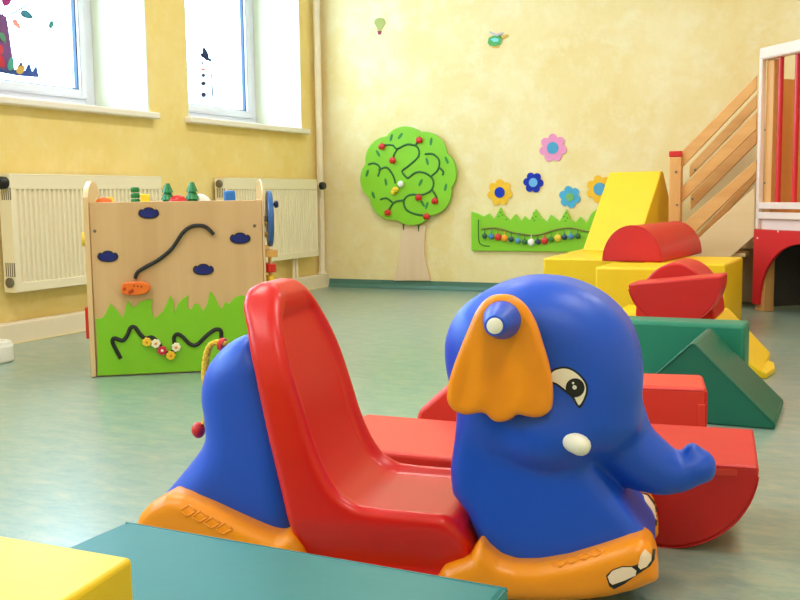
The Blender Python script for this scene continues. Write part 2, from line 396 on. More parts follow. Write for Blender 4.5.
film('window_sticker', [
    ('body', Z2(dotp(120, 455, 52, 16)), (246, 248, 250)), ('body', Z2(dotp(118, 385, 40, 16)), (246, 248, 250)), ('head', Z2(dotp(116, 325, 28, 16)), (246, 248, 250)),
    ('hat', Z2([(98, 262), (112, 266), (112, 238), (122, 236), (140, 262), (146, 290), (166, 300), (150, 308), (128, 300), (104, 280)]), (24, 36, 84)),
    ('nose', Z2([(106, 338), (134, 348), (108, 352)]), (226, 130, 90)),
    ('eye', Z2(dotp(113, 315, 5)), (60, 30, 70)),
    ('button', Z2(dotp(117, 377, 9)), (24, 20, 66)), ('button', Z2(dotp(117, 418, 10)), (24, 20, 66)), ('button', Z2(dotp(118, 474, 12)), (24, 20, 66)),
    ('broom', Z2([(154, 310), (160, 310), (166, 515), (160, 515)]), (90, 100, 110)),
    ('broom', Z2([(150, 312), (178, 290), (180, 296), (156, 316)]), (150, 150, 150)),
], 'small snowman film with a dark blue hat stuck on the farther window pane', 'window sticker', film_mat, (204, 100))

# ------------------------------------------------------------------ decals and play boards on the back wall
W = Fr((0, YB, 0), 0)
M_g = mat('lime green board paint', (132, 198, 40), rough=.4)
M_groove = mat('dark green groove', (34, 96, 40), rough=.6)
M_redw = mat('red painted wood', (206, 34, 28), rough=.35)
M_yelw = mat('yellow painted wood', (244, 206, 48), rough=.4)
M_birch = wood('birch ply', (234, 206, 176), (224, 192, 160))
def wall_part(name, pts, y0, y1, m, root, base, smooth=False, bevel=0., px=True):
    q = pxs(W, pts) if px else pts
    return MB().slab([(a-base[0], z-base[1]) for a, z in q], y0, y1).build(name, m, root, bevel=bevel)
def flower(cx, cy, r, petals, cp, cc, label, rot=0, ci=.42, ring=None):
    a0, z0 = W.px(cx, cy); R = r*YB/CF*1.03
    fr = Fr((a0, YB-.001, z0)); root = empty('wall_flower', fr, label, 'wall decoration', 'flower decorations on the back wall')
    pts = []
    for i in range(96):
        t = 2*math.pi*i/96; k = abs(math.cos(petals*(t+rot)/2)); rr = R*(.72+.28*k**.7); pts.append((rr*math.cos(t), rr*math.sin(t)))
    MB().slab(pts, -.006, 0).build('petals', mat('felt %d %d %d' % cp, cp, rough=.8, spec=.2), root)
    MB().slab([(R*ci*math.cos(t), R*ci*math.sin(t)) for t in np.linspace(0, 2*math.pi, 28, endpoint=False)], -.010, -.006).build('centre', mat('felt %d %d %d' % cc, cc, rough=.8, spec=.2), root)
    if ring: MB().slab([(R*ring[0]*math.cos(t), R*ring[0]*math.sin(t)) for t in np.linspace(0, 2*math.pi, 20, endpoint=False)], -.012, -.010).build('centre_dot', mat('felt %d %d %d' % ring[1], ring[1], rough=.8), root)
flower(553, 148, 14, 7, (232, 150, 196), (84, 160, 204), 'pink felt flower with blue centre, highest flower on the back wall', .2)
flower(533.5, 182.5, 10.5, 6, (32, 52, 170), (110, 176, 230), 'dark blue felt flower with light blue centre on the back wall', .1)
flower(500, 192.5, 13.5, 7, (240, 186, 56), (30, 56, 180), 'yellow felt flower with dark blue centre above the grass board', .2, .4)
flower(570, 197, 11, 6, (80, 168, 214), (120, 180, 110), 'light blue felt flower with green centre above the grass board', .3, .36)
flower(600, 189, 13.5, 7, (240, 186, 56), (90, 160, 204), 'yellow felt flower with light blue centre half hidden by the tall yellow wedge', .0, .45)
# balloon + helicopter
b0 = W.px(379.5, 26); fr = Fr((b0[0], YB, b0[1])); root = empty('balloon_decoration', fr, 'tiny green hot-air balloon cut-out high on the back wall', 'wall decoration')
q = lambda pts: [(W.px(360+x/5, 5+y/5)[0]-b0[0], W.px(360+x/5, 5+y/5)[1]-b0[1]) for x, y in pts]
MB().slab(q([(72, 90), (78, 72), (98, 64), (120, 68), (128, 88), (120, 106), (108, 120), (106, 128), (90, 128), (86, 114)]), -.005, 0).build('envelope', mat('olive card', (164, 166, 88), rough=.7), root)
MB().slab(q([(88, 130), (108, 130), (104, 148), (92, 148)]), -.006, 0).build('basket', mat('plum card', (150, 50, 76), rough=.7), root)
h0 = W.px(497, 39); fr = Fr((h0[0], YB-.001, h0[1])); root = empty('helicopter_decoration', fr, 'small green and white helicopter cut-out high on the back wall', 'wall decoration')
q = lambda pts: [(W.px(360+x/5, 5+y/5)[0]-h0[0], W.px(360+x/5, 5+y/5)[1]-h0[1]) for x, y in pts]
MB().slab(q([(640, 190), (645, 165), (665, 155), (700, 150), (712, 170), (704, 196), (680, 206), (650, 204)]), -.006, 0).build('cabin', mat('green card', (78, 164, 90), rough=.6), root)
MB().slab(q([(655, 172), (676, 164), (696, 170), (694, 184), (670, 186)]), -.008, -.006).build('cabin_window', mat('cyan card', (120, 206, 214), rough=.4), root)
MB().slab(q([(700, 160), (738, 146), (744, 156), (712, 172)]), -.006, 0).build('tail', mat('ochre card', (214, 170, 70), rough=.6), root)
MB().slab(q([(648, 130), (684, 146), (720, 136), (716, 146), (684, 156), (652, 142)]), -.009, -.007).build('rotor', mat('lilac card', (190, 180, 196), rough=.6), root)
MB().slab(q([(660, 206), (698, 206), (696, 214), (664, 214)]), -.006, 0).build('skid', mat('ochre card', (214, 170, 70), rough=.6), root)

# tree play board (zoom: x=350+X*.3, y=110+Y*.3)
T = lambda pts: [(350+x*.3002, 110+y*.3) for x, y in pts]
tb = W.px(413, 281); fr = Fr((tb[0], YB-.001, tb[1])); tree = empty('tree_board', fr, 'wooden wall play board shaped like a round green apple tree on a trunk', 'wall toy')
L = lambda pts: [(a-tb[0], z-tb[1]) for a, z in pxs(W, T(pts))]
trunk = spline([(172, 375), (172, 420), (168, 470), (160, 520), (148, 568)], 4)+spline([(272, 568), (258, 520), (250, 470), (252, 420), (256, 385)], 4)
MB().slab(L(trunk), -.018, 0).build('trunk', M_birch, tree, bevel=.002)
cen = (202, 220); out = []
R0 = 148
for i in range(160):
    t = 2*math.pi*i/160; k = abs(math.cos(8*t/2+.5)); rr = R0*(.97+.09*k**.8); out.append((cen[0]+rr*math.cos(t)*1.02, cen[1]+rr*math.sin(t)*1.05))
crown = MB().slab(L(out), -.045, -.018).build('crown', M_g, tree, bevel=.003)
def groove(pts, r=.0075, y=-.0455, par=None, LL=None, m=None, name='groove', closed=False):
    P = [(a, y, z) for a, z in (LL or L)(spline(pts, 6))]
    return MB().tube(P, r, 8).build(name, m or M_groove, par, smooth='auto')
gr = [[(70, 182), (90, 178), (108, 192), (102, 222)], [(104, 200), (130, 192), (150, 215), (160, 245)],
      [(118, 118), (150, 118), (165, 130), (200, 115), (232, 125), (236, 155), (205, 185), (182, 205), (200, 228)],
      [(165, 132), (155, 150), (152, 168)], [(225, 118), (240, 102)], [(200, 228), (230, 208), (262, 212), (285, 235), (280, 265), (250, 282), (210, 282), (188, 300), (195, 330), (225, 346), (265, 352)],
      [(280, 265), (296, 290), (292, 305)], [(190, 300), (155, 308), (136, 340)], [(110, 298), (130, 294), (150, 308)], [(258, 148), (285, 148), (305, 170), (300, 200), (280, 220)], [(304, 192), (318, 205), (316, 218)]]
for g in gr: groove(g, par=crown)
for x, y in [(116, 123), (152, 169), (240, 102), (238, 292), (292, 303), (264, 355), (136, 342)]:
    a, z = L([(x, y)])[0]
    m = MB(); m.ball((a-.010, -.056, z), (.017, .014, .023)); m.ball((a+.010, -.056, z), (.017, .014, .023)); m.tube([(a, -.056, z+.018), (a+.006, -.056, z+.032)], .003, 6)
    m.build('apple', M_redw, tree, smooth=True)
for x, y, ang in [(146, 93, -70), (176, 88, -50), (102, 145, 60), (66, 211, -70), (128, 240, 80), (87, 284, 70), (243, 242, -60), (330, 168, 65), (326, 258, -75), (278, 106, -80), (264, 318, -70), (250, 312, 60), (265, 172, 75)]:
    a, z = L([(x, y)])[0]; an = math.radians(-ang)
    pts = [(a+.030*math.cos(t)*math.cos(an)-.0105*math.sin(t)*math.sin(an), z+.030*math.cos(t)*math.sin(an)+.0105*math.sin(t)*math.cos(an)) for t in np.linspace(0, 2*math.pi, 14, endpoint=False)]
    MB().slab(pts, -.047, -.0445).build('leaf', mat('leaf green inlay', (36, 128, 60), rough=.5), crown)
a, z = L([(180, 247)])[0]; MB().ball((a, -.06, z), (.026, .016, .026)).build('slider_knob', M_white, tree, smooth=True)
a, z = L([(162, 265)])[0]; m = MB(); m.ball((a, -.06, z), (.03, .014, .022)); m.ball((a-.02, -.06, z-.022), (.018, .013, .022)); m.build('duck_slider', M_yelw, tree, smooth=True)
for x, y in [(182, 392), (232, 396)]:
    a, z = L([(x, y)])[0]; MB().slab([(a-.008, z+.03), (a+.008, z+.03), (a+.003, z-.02), (a-.003, z-.02)], -.02, -.0175).build('notch', M_groove, tree)

# grass play board (zoom 4x from 460,120)
gb = W.px(472.5, 250); fr = Fr((gb[0], YB-.001, gb[1])); grass = empty('grass_board', fr, 'low green wall play board with grass tips and hanging beads', 'wall toy')
G = lambda pts: [(a-gb[0], z-gb[1]) for a, z in pxs(W, [(460+x/4, 120+y/4) for x, y in pts])]
top = [(50, 366), (75, 374), (98, 386), (120, 374), (140, 398), (152, 376), (165, 350), (185, 384), (205, 400), (226, 376), (248, 406), (262, 384), (282, 402), (306, 356), (330, 392), (352, 408), (366, 378), (384, 392), (402, 405), (428, 358), (448, 400), (466, 408), (484, 386), (508, 412), (530, 372), (556, 352), (580, 392), (600, 400)]
MB().slab(G(top+[(600, 528), (50, 522)]), -.024, 0).build('grass_panel', M_g, grass, bevel=.002)
gp = grass.children[0]
groove([(90, 436), (150, 432), (230, 452), (310, 460), (390, 438), (450, 432), (520, 446), (590, 440)], .006, -.03, grass, G, mat('olive rail', (112, 110, 36), rough=.5), 'bead_rail')
groove([(78, 398), (80, 480), (96, 500), (124, 504)], .004, -.025, gp, G)
cols = [(44, 92, 60), (70, 130, 190), (206, 40, 30), (244, 160, 40), (40, 70, 90), (80, 140, 190), (40, 100, 60), (236, 232, 224), (34, 66, 90), (206, 40, 40), (60, 120, 50), (240, 200, 60), (30, 60, 90), (70, 130, 190), (44, 92, 60)]
for i, c in enumerate(cols):
    x = 105+i*26.5; y = 462+26*math.exp(-((i-7)/4.)**2)
    ytop = 436+22*math.exp(-((i-7.5)/4.)**2)
    (a, z), (a2, z2) = G([(x, y), (x, ytop)])
    m = MB(); m.tube([(a2, -.034, z2), (a, -.034, z)], .0025, 6); big = 1.25 if c[0] > 200 else 1
    m.ball((a, -.036, z), (.021*big, .013, .021*big), 12, 8); m.build('bead', mat('bead %d %d %d' % c, c, rough=.35), grass, smooth=True)
for x, y in [(168, 370), (175, 380), (160, 385), (298, 372), (308, 385), (296, 392), (302, 402), (428, 372), (420, 386), (434, 392), (426, 404), (190, 398)]:
    a, z = G([(x, y)])[0]; MB().lathe((a, -.0242, z), (0, -1, 0), [(0, .005), (.0012, .005)], 8).build('peg_hole', M_groove, gp)

# ================================================================== ACTIVITY BOX
A = Fr(onfloor(97, 377), 36.5)
act = empty('activity_box', A, 'birch play box with navy clouds and green grass on its front panel', 'activity toy')
M_pl = wood('light maple ply', (216, 178, 132), (202, 162, 116), 'Z', .4, 7)
M_pledge = mat('pale ply edge', (226, 196, 160), rough=.4)
ZT = .711; AW = A.px(261.5, 200.5)[0]; AD = .42
MB().box(0, AW, 0, .018, .002, ZT).build('front_panel', M_pl, act, bevel=.002)
MB().box(0, AW, AD-.018, AD, .002, ZT).build('back_panel', M_pl, act, bevel=.002)
MB().box(0.0, AW, .018, AD-.018, ZT-.06, ZT-.045).build('top_board', M_pledge, act)
side = [(-.012, .002), (-.012, ZT+.02)]+[(-.012+(AD+.042)/2*(1-math.cos(t)), ZT+.012+.078*math.sin(t)) for t in np.linspace(0, math.pi, 24)][1:-1]+[(AD+.03, ZT+.02), (AD+.03, .002)]
for x0, x1 in ((-.022, -.001), (AW+.001, AW+.010)):
    MB().xslab(side, x0, x1).build('side_panel', mat('lacquered ply', (222, 186, 140), rough=.22), act, bevel=.003)
# green grass overlay with jagged top  (zoom 4.444x from 80,270)
Q = lambda pts, off=0.: pxs(A, [(80+x/4.444, 270+y/4.444) for x, y in pts], off)
top = [(72, 216), (100, 214), (112, 196), (136, 148), (165, 180), (192, 214), (212, 132), (236, 166), (250, 160), (262, 144), (290, 132), (322, 128), (318, 170), (328, 214), (345, 205), (368, 182), (385, 150), (402, 112), (416, 140), (420, 188), (436, 150), (455, 128), (482, 110), (476, 140), (480, 170), (496, 176), (508, 152), (525, 148), (540, 170), (546, 184), (566, 150), (578, 92), (600, 120), (620, 165), (632, 172), (645, 140), (662, 150), (690, 120), (714, 112), (740, 118), (790, 90), (810, 120)]
xr = AW-.004
gpts = [(min(a, xr), z) for a, z in Q(top)]
MB().slab(gpts+[(xr, .006), (.004, .006)], -.007, 0).build('grass_overlay', mat('grass green ply paint', (126, 192, 30), rough=.38), act, bevel=.0015)
def track(pts, r, zoomf, name, off=-.008, par=act):
    P = [(a, off, z) for a, z in zoomf(spline(pts, 8))]
    return MB().tube(P, r, 10).build(name, M_black, par, smooth='auto')
track([(182, 392), (165, 360), (145, 318), (155, 302), (190, 312), (210, 290), (225, 256), (245, 254), (268, 284), (290, 302), (320, 298), (345, 318), (370, 355), (400, 372), (420, 340), (418, 300), (432, 284), (455, 295), (490, 328), (520, 330), (560, 292), (600, 264), (625, 268), (628, 300)], .0085, Q, 'bead_track')
Q3 = lambda pts, off=0.: pxs(A, [(80+x/3.81, 165+y/3.81) for x, y in pts], off)
track([(210, 432), (220, 408), (250, 388), (300, 360), (350, 318), (390, 260), (420, 236), (450, 230), (480, 236), (510, 264)], .008, Q3, 'plane_track')
for cx, cy in [(262, 184), (106, 349), (610, 280), (470, 399)]:
    pts = []
    for i in range(60):
        t = 2*math.pi*i/60; k = .74+.42*abs(math.sin(3*t))**.6 if .2 < t < math.pi-.2 else 1.02
        pts.append((cx+40*math.copysign(abs(math.cos(t))**.85, math.cos(t)), cy-20*math.sin(t)*k))
    c = MB().slab(Q3(pts), -.004, .0).build('cloud', mat('cloud rim navy', (18, 22, 40), rough=.6), act)
    pts2 = [(cx+(x-cx)*.84, cy+(y-cy)*.78) for x, y in pts]
    MB().slab(Q3(pts2), -.0055, -.004).build('cloud_inlay', mat('navy felt', (20, 30, 112), rough=.8), c)
# orange aeroplane slider
M_or = mat('orange painted wood', (236, 112, 30), rough=.35)
body = spline([(160, 470), (165, 450), (190, 444), (230, 442), (262, 450), (270, 466), (255, 486), (220, 494), (180, 494), (160, 484)], 5, True)
pl = MB().slab(Q3(body), -.03, -.008).build('plane_slider', M_or, act, bevel=.006, seg=3)
MB().slab(Q3([(186, 478), (204, 468), (208, 480), (188, 492)]), -.033, -.03).build('wing', mat('dark orange paint', (176, 52, 14), rough=.4), pl)
for x in (208, 222, 236): MB().slab(Q3(dotp(x, 458+(x-208)*.1, 4)), -.0315, -.0295).build('porthole', mat('dark orange paint', (176, 52, 14), rough=.4), pl)
MB().slab(Q3([(165, 468), (176, 462), (178, 474), (166, 478)]), -.0315, -.0295).build('cockpit', mat('dark orange paint', (176, 52, 14), rough=.4), pl)
# flower beads
for x, y, c in [(298, 317, (244, 196, 50)), (338, 324, (244, 232, 206)), (366, 355, (206, 36, 66)), (404, 377, (244, 190, 40)), (428, 340, (244, 232, 206))]:
    a, z = Q([(x, y)])[0]; pts = []
    for i in range(56):
        t = 2*math.pi*i/56; rr = .019*(.82+.2*abs(math.cos(3.5*t))); pts.append((a+rr*math.cos(t), z+rr*math.sin(t)))
    fb = MB().slab(pts, -.024, -.009).build('flower_bead', mat('flower bead %d %d %d' % c, c, rough=.35), act, bevel=.003)
    c2 = (230, 150, 30) if c[2] < 60 or c[2] > 100 else (250, 236, 220)
    MB().ball((a, -.024, z), (.006, .003, .006), 10, 6).build('bead_centre', mat('bead centre %d' % c2[0], c2, rough=.4), fb, smooth=True)
for x, y in [(56, 252), (665, 232)]:
    a, z = Q3([(x, y)])[0]; MB().lathe((a, 0, z), (0, -1, 0), [(0, .007), (.0015, .006)], 12).build('screw', mat('grey steel', (120, 116, 110), rough=.35, metal=.6), act)
# toys fixed on the top board, showing above the front panel
def on_top(px_, depth):
    return A.px(px_, 203, depth)[0]
M_dg = mat('dark green painted wood', (20, 120, 62), rough=.35)
def fir(x, y, h, r, name='fir_tree'):
    m = MB(); z = ZT-.045
    m.tube([(x, y, z), (x, y, z+.03)], .008, 8)
    for k in range(3): m.lathe((x, y, z+.02+k*h*.27), (0, 0, 1), [(0, r*(1-.15*k)), (h*.34, r*.42*(1-.2*k))], 16)
    m.build(name, M_dg, act, smooth='auto')
def cyl(x, y, z0, z1, r, m, name): MB().lathe((x, y, z0), (0, 0, 1), [(0, r), (z1-z0, r)], 18).build(name, m, act, smooth='auto')
zt = ZT-.045
m = MB(); xx = on_top(135.5, .2)
for k in range(4): m.lathe((xx, .2, zt+.012+k*.024), (0, 0, 1), [(0, .016), (.006, .019), (.016, .019), (.022, .016)], 14)
m.build('ribbed_post', M_dg, act, smooth='auto')
fir(on_top(168, .22), .22, .115, .036); fir(on_top(192.5, .22), .22, .12, .036)
MB().box(on_top(141, .2), on_top(150, .2), .17, .22, zt, ZT+.032).build('yellow_block', M_yelw, act, bevel=.004)
MB().ball((on_top(178, .2), .2, ZT-.018), (.045, .03, .045)).build('red_dome', M_redw, act, smooth=True)
MB().ball((on_top(200, .25), .25, ZT-.018), (.05, .03, .048)).build('cream_dome', M_sill, act, smooth=True)
MB().ball((on_top(104, .12), .12, ZT-.004), (.034, .02, .026)).build('orange_dome', M_or, act, smooth=True)
MB().box(on_top(107, .13), on_top(113, .13), .12, .16, zt, ZT+.022).build('yellow_block', M_yelw, act, bevel=.006)
MB().box(on_top(224, .2), on_top(235.5, .2), .17, .22, zt, ZT+.042).build('blue_block', mat('blue painted wood', (36, 112, 196), rough=.3), act, bevel=.008)
MB().box(on_top(128, .3), on_top(180, .3), .28, .31, zt, ZT-.01).build('track_strip', M_white, act)
# right side: big disc wheel seen edge on, knob, abacus
M_bw = mat('mid blue lacquer', (48, 96, 160), rough=.3)
xs = AW+.002
m = MB(); zc = A.px(268, 219)[1]; yc = .06; R = .118
m.lathe((xs+.022, yc, zc), (1, 0, 0), [(0, R*.96), (.004, R), (.018, R), (.022, R*.96)], 40); wh = m.build('disc_wheel', M_bw, act, smooth='auto')
MB().lathe((xs, yc, zc), (1, 0, 0), [(0, .014), (.022, .014)], 14).build('axle', M_pledge, act, smooth='auto')
MB().lathe((xs+.044, yc, zc+.06), (1, 0, 0), [(0, .007), (.01, .007), (.012, .016), (.024, .016), (.028, .01)], 14).build('wheel_knob', mat('navy lacquer', (26, 30, 90), rough=.3), wh, smooth='auto')
for k, dz in enumerate((.0, -.045, -.10)): MB().ball((xs+.012, yc-.05, zc-.02+dz), .012, 10, 7).build('wooden_ball', mat('honey wood', (226, 170, 90), rough=.4), act, smooth=True)
ab = MB(); zb = zc-.15
for y_ in (yc-.03, yc+.03): ab.tube([(xs+.03, y_, zb), (xs+.03, y_, zb-.19)], .006, 8)
ab.box(xs, xs+.06, yc-.05, yc+.05, zb-.01, zb+.02); ab.box(xs, xs+.06, yc-.05, yc+.05, zb-.21, zb-.19)
ab.build('bead_frame', mat('honey wood', (226, 170, 90), rough=.4), act, bevel=.003)
for y_ in (yc-.03, yc+.03):
    MB().lathe((xs+.03, y_, zb-.075), (0, 0, 1), [(0, .02), (.004, .024), (.032, .024), (.036, .02)], 14).build('bead', M_redw, act, smooth='auto')
    MB().lathe((xs+.03, y_, zb-.14), (0, 0, 1), [(0, .014), (.05, .016)], 12).build('bead', M_yelw, act, smooth='auto')
MB().lathe((-.022, .1, .56), (-1, 0, 0), [(0, .03), (.02, .03)], 16).build('gear_disc', M_yelw, act, smooth='auto')
MB().box(-.034, -.022, -.01, .02, .16, .29).build('side_slider', M_redw, act, bevel=.003)

# low white stand at the left edge
s0 = onfloor(16, 362); fs = Fr((s0[0]-.18, s0[1]-.075))
st = empty('plastic_stand', fs, 'low round-cornered white plastic stand on the floor at the left edge of the picture', 'stand')
rr = [(.17*math.copysign(abs(math.cos(t))**.6, math.cos(t)), .13*math.copysign(abs(math.sin(t))**.6, math.sin(t))) for t in np.linspace(0, 2*math.pi, 40, endpoint=False)]
MB().zslab(rr, .0, .082).build('base', M_white, st, bevel=.012, seg=4)
ring = MB(); n = 40
v = []
for k, (sc_, z) in enumerate([(.97, .0815), (.95, .092), (.80, .094), (.76, .084)]): v += [(x*sc_, y*sc_, z) for x, y in rr]
f = [(k*n+i, k*n+(i+1) % n, (k+1)*n+(i+1) % n, (k+1)*n+i) for k in range(3) for i in range(n)]; f.append(tuple(range(3*n, 4*n)))
ring.add(v, f).build('rim', M_white, st, smooth='auto')

# ================================================================== FOAM BLOCKS
V_y = vinyl('yellow vinyl', (240, 198, 26)); V_r = vinyl('red vinyl', (206, 34, 34)); V_rb = vinyl('bright red vinyl', (224, 62, 48)); V_g = vinyl('green vinyl', (22, 100, 80)); V_t = vinyl('teal green vinyl', (24, 112, 112))
def foam(name, mb, m, fr, label, cat='foam block', bevel=.012, group=None):
    o = mb.build(name, m, None, fr, bevel=bevel, seg=3)
    group = group or {'foam_block': 'yellow foam blocks', 'foam_half_cylinder': 'red foam half cylinders'}.get(name)
    tag(o, label, cat, group); return o
def seams(o, paths, m, r=.003):
    mb = MB()
    for p in paths: mb.tube(p, r, 6)
    return mb.build('seam', m, o, smooth='auto')
# foreground teal slab and yellow block
g0 = Fr((-.366, 1.082), 0)
o = foam('foam_slab', MB().zslab([(0, 0), (0, -.285), (-.605, -.27), (-.597, .011)], 0, .25), V_t, g0, 'teal green foam block in the near foreground, below the rocking elephant', bevel=.01)
seams(o, [[(-.004, -.003, .247), (-.594, .008, .247)], [(-.004, -.003, .246), (-.004, -.297, .246)]], V_t, .0025)
c0 = onfloor(133, 557, .35)
y0 = Fr((c0[0], c0[1]), 0)
o = foam('foam_block', MB().zslab([(0, 0), (.03, -.2), (.06, -.42), (-.62, -.44), (-.62, -.012)], 0, .35), V_y, y0, 'yellow foam block at the lower left corner, overlapping the teal block', bevel=.006)
seams(o, [[(.026, -.2, .338), (-.004, -.006, .338), (-.3, -.012, .340)]], V_y, .003)

# red half cylinder, flat side up (front right)
D = Fr((-.340, 1.972), 7)
r = .181
pts = [(r*math.cos(t), r+r*math.sin(t)) for t in np.linspace(math.pi, 2*math.pi, 30)]
o = foam('foam_half_cylinder', MB().slab(pts, 0, .33), V_r, D, 'large red foam half cylinder lying flat side up on the floor behind the elephant trunk', 'foam half cylinder', .008)
seams(o, [[(a, .001, z) for a, z in pts[1:-1]], [(-r+.004, .001, r-.003), (r-.004, .001, r-.003)]], V_r, .0018)
sp = MB().slab([(.07, r-.022), (.14, r-.020), (.14, r-.008), (.07, r-.010)], -.003, .001).build('zip_patch', V_rb, o, plabel='pale red strip along the top edge')
# red mat block seen through the seat gap
K = Fr((-1.16, 1.935), 2)
foam('foam_mat', MB().box(0, .575, 0, .345, 0, .145), V_rb, K, 'low red foam block behind the seat of the rocking elephant', bevel=.01)
# long red block behind the head
c = onfloor(707.5, 388, .232); B2 = Fr((c[0], c[1]), 11)
qa = B2.px(418, 411); qb = B2.px(447, 387); p = [(0, 0), (0, .232), (qb[0]+(.232-qb[1])*(qb[0]-qa[0])/(qb[1]-qa[1]), .232), qa, (qa[0]-.03, 0)]
o = foam('foam_bench', MB().slab([(a, z) for a, z in p], 0, .19), V_rb, B2, 'long red foam block standing behind the elephant head, in front of the green triangle', bevel=.012)
seams(o, [[(-.002, .0, .222), (-.002, .0, .02)], [(-.01, .002, .224), (-.56, .002, .224)]], V_r, .0025)
MB().box(-.022, -.004, -.004, .0, .03, .19).build('side_flap', V_rb, o, bevel=.0015)
# green triangular prism
Tn = Fr((-.209, 3.108), 0)
o = foam('foam_triangle', MB().slab([(0, 0), (0, .02), (-.238, .252), (-.252, .252), (-.49, .02), (-.49, 0)], 0, .37), V_g, Tn, 'dark green triangular foam prism in front of the green wall block', 'foam prism', .007)
seams(o, [[(-.003, -.001, .02), (-.24, -.001, .25), (-.25, -.001, .25), (-.487, -.001, .02)]], V_g, .0025)
# green wall block
GW = Fr((-.34, 3.52), 0)
o = foam('foam_wall_block', MB().box(-.72, 0, 0, .15, 0, .262), vinyl('sea green vinyl', (34, 126, 100)), GW, 'wide green foam block standing behind the green triangular prism', bevel=.014)
# yellow ramp
YR = Fr((-.29, 3.96), 0)
v = [(-.70, 0, 0), (-.03, 0, 0), (-.03, .0, .028), (-.24, 0, .186), (-.70, 0, .186)]
w2 = [(-.70, .74, 0), (-.035, .48, 0), (-.035, .48, .028), (-.24, .74, .186), (-.70, .74, .186)]
f = [(0, 1, 2, 3, 4), (9, 8, 7, 6, 5)]+[(i, (i+1) % 5, (i+1) % 5+5, i+5) for i in range(5)]
o = foam('foam_ramp', MB().add(v, f and [(0, 1, 2, 3, 4), (9, 8, 7, 6, 5), (0, 1, 6, 5), (1, 2, 7, 6), (2, 3, 8, 7), (3, 4, 9, 8), (4, 0, 5, 9)]) if False else MB().add(v+w2, [(0, 1, 2, 3, 4), (9, 8, 7, 6, 5), (0, 1, 6, 5), (1, 2, 7, 6), (2, 3, 8, 7), (3, 4, 9, 8), (4, 0, 5, 9)]), V_y, YR, 'low yellow foam ramp sloping to the floor behind the green wall block', 'foam ramp', .006)
MB().add([(-.012, .0, .001), (.008, .14, .001), (-.005, .27, .001), (-.032, .27, .001), (-.032, .0, .001), (-.012, .0, .022), (.008, .14, .022), (-.005, .27, .022), (-.032, .27, .03), (-.032, .0, .03)], [(4, 3, 2, 1, 0), (5, 6, 7, 8, 9), (0, 1, 6, 5), (1, 2, 7, 6), (2, 3, 8, 7), (3, 4, 9, 8), (4, 0, 5, 9)]).build('toe_flap', V_y, o, bevel=.003)
# red boat (flat side up, tilted) and red arch behind it
r = .183
c = hit(673.5, 281, (0, 1, 0), 3.99); BT = Fr((c[0], 3.99, 0), 0)
zb = .186+r+.002; tl = math.radians(6.5)
pts = [(r*math.cos(t), r*math.sin(t)) for t in np.linspace(math.pi, 2*math.pi, 28)]
pts = [(a*math.cos(tl)-z*math.sin(tl), zb+a*math.sin(tl)+z*math.cos(tl)) for a, z in pts]
o = foam('foam_half_cylinder', MB().slab(pts, 0, .2), V_r, BT, 'red foam half cylinder resting flat side up on the yellow ramp behind the green block', 'foam half cylinder', .008)
seams(o, [[(a, .001, z) for a, z in pts[1:-1]]], V_r, .0025)
c = hit(675, 270, (0, 1, 0), 4.24); r = .165; BA = Fr((c[0], 4.24, 0), 0)
pts = [(r*math.cos(t), .187+r*1.42*math.sin(t)) for t in np.linspace(0, math.pi, 28)]
o = foam('foam_half_cylinder', MB().slab(pts, 0, .34), V_r, BA, 'red foam half cylinder standing as an arch right behind the boat-shaped one', 'foam half cylinder', .008)
# yellow blocks at the back
ZB = .36
c2 = onfloor(595, 267, ZB); F2 = Fr((c2[0], c2[1]), 0)
foam('foam_block', MB().box(0, .36, 0, 5.11-c2[1], 0, ZB), V_y, F2, 'front yellow foam block under the near end of the long red half cylinder', bevel=.012)
F3 = Fr((-.598, 5.12), 0)
foam('foam_block', MB().zslab([(0, 0), (.027, .57), (-.41, .57), (-.41, 0)], 0, ZB), V_y, F3, 'rightmost yellow foam block, beside the wooden play tower', bevel=.012)
F1 = Fr((-1.613, 5.36), 0)
foam('foam_block', MB().box(0, .595, 0, .58, 0, ZB), V_y, F1, 'left yellow foam block in front of the tall yellow wedge', bevel=.012)
F0 = Fr((-1.64, 5.95), 0)
foam('foam_block', MB().box(0, .535, 0, .88, 0, ZB), V_y, F0, 'rear yellow foam block carrying the tall yellow wedge by the back wall', bevel=.012)
FWd = Fr((-1.575, 6.08), -13)
foam('foam_wedge', MB().xslab([(0, ZB), (.37, ZB+.495), (.40, ZB+.495), (.70, ZB)], 0, .36), V_y, FWd, 'tall yellow foam wedge standing on the rear yellow block against the wall', 'foam wedge', .008)
r = .147; RL = Fr((-1.072, 5.135), -2.4)
r = .158; pts = [(r*math.cos(t), ZB+.001+r*1.2*math.sin(t)) for t in np.linspace(0, math.pi, 30)]
RL = Fr((-1.070, 5.145), -6)
o = foam('foam_half_cylinder', MB().slab(pts, 0, .83), V_r, RL, 'long red foam half cylinder lying flat side down on top of the yellow foam blocks', 'foam half cylinder', .008)
seams(o, [[(a, .001, z) for a, z in pts]], V_r, .0025)

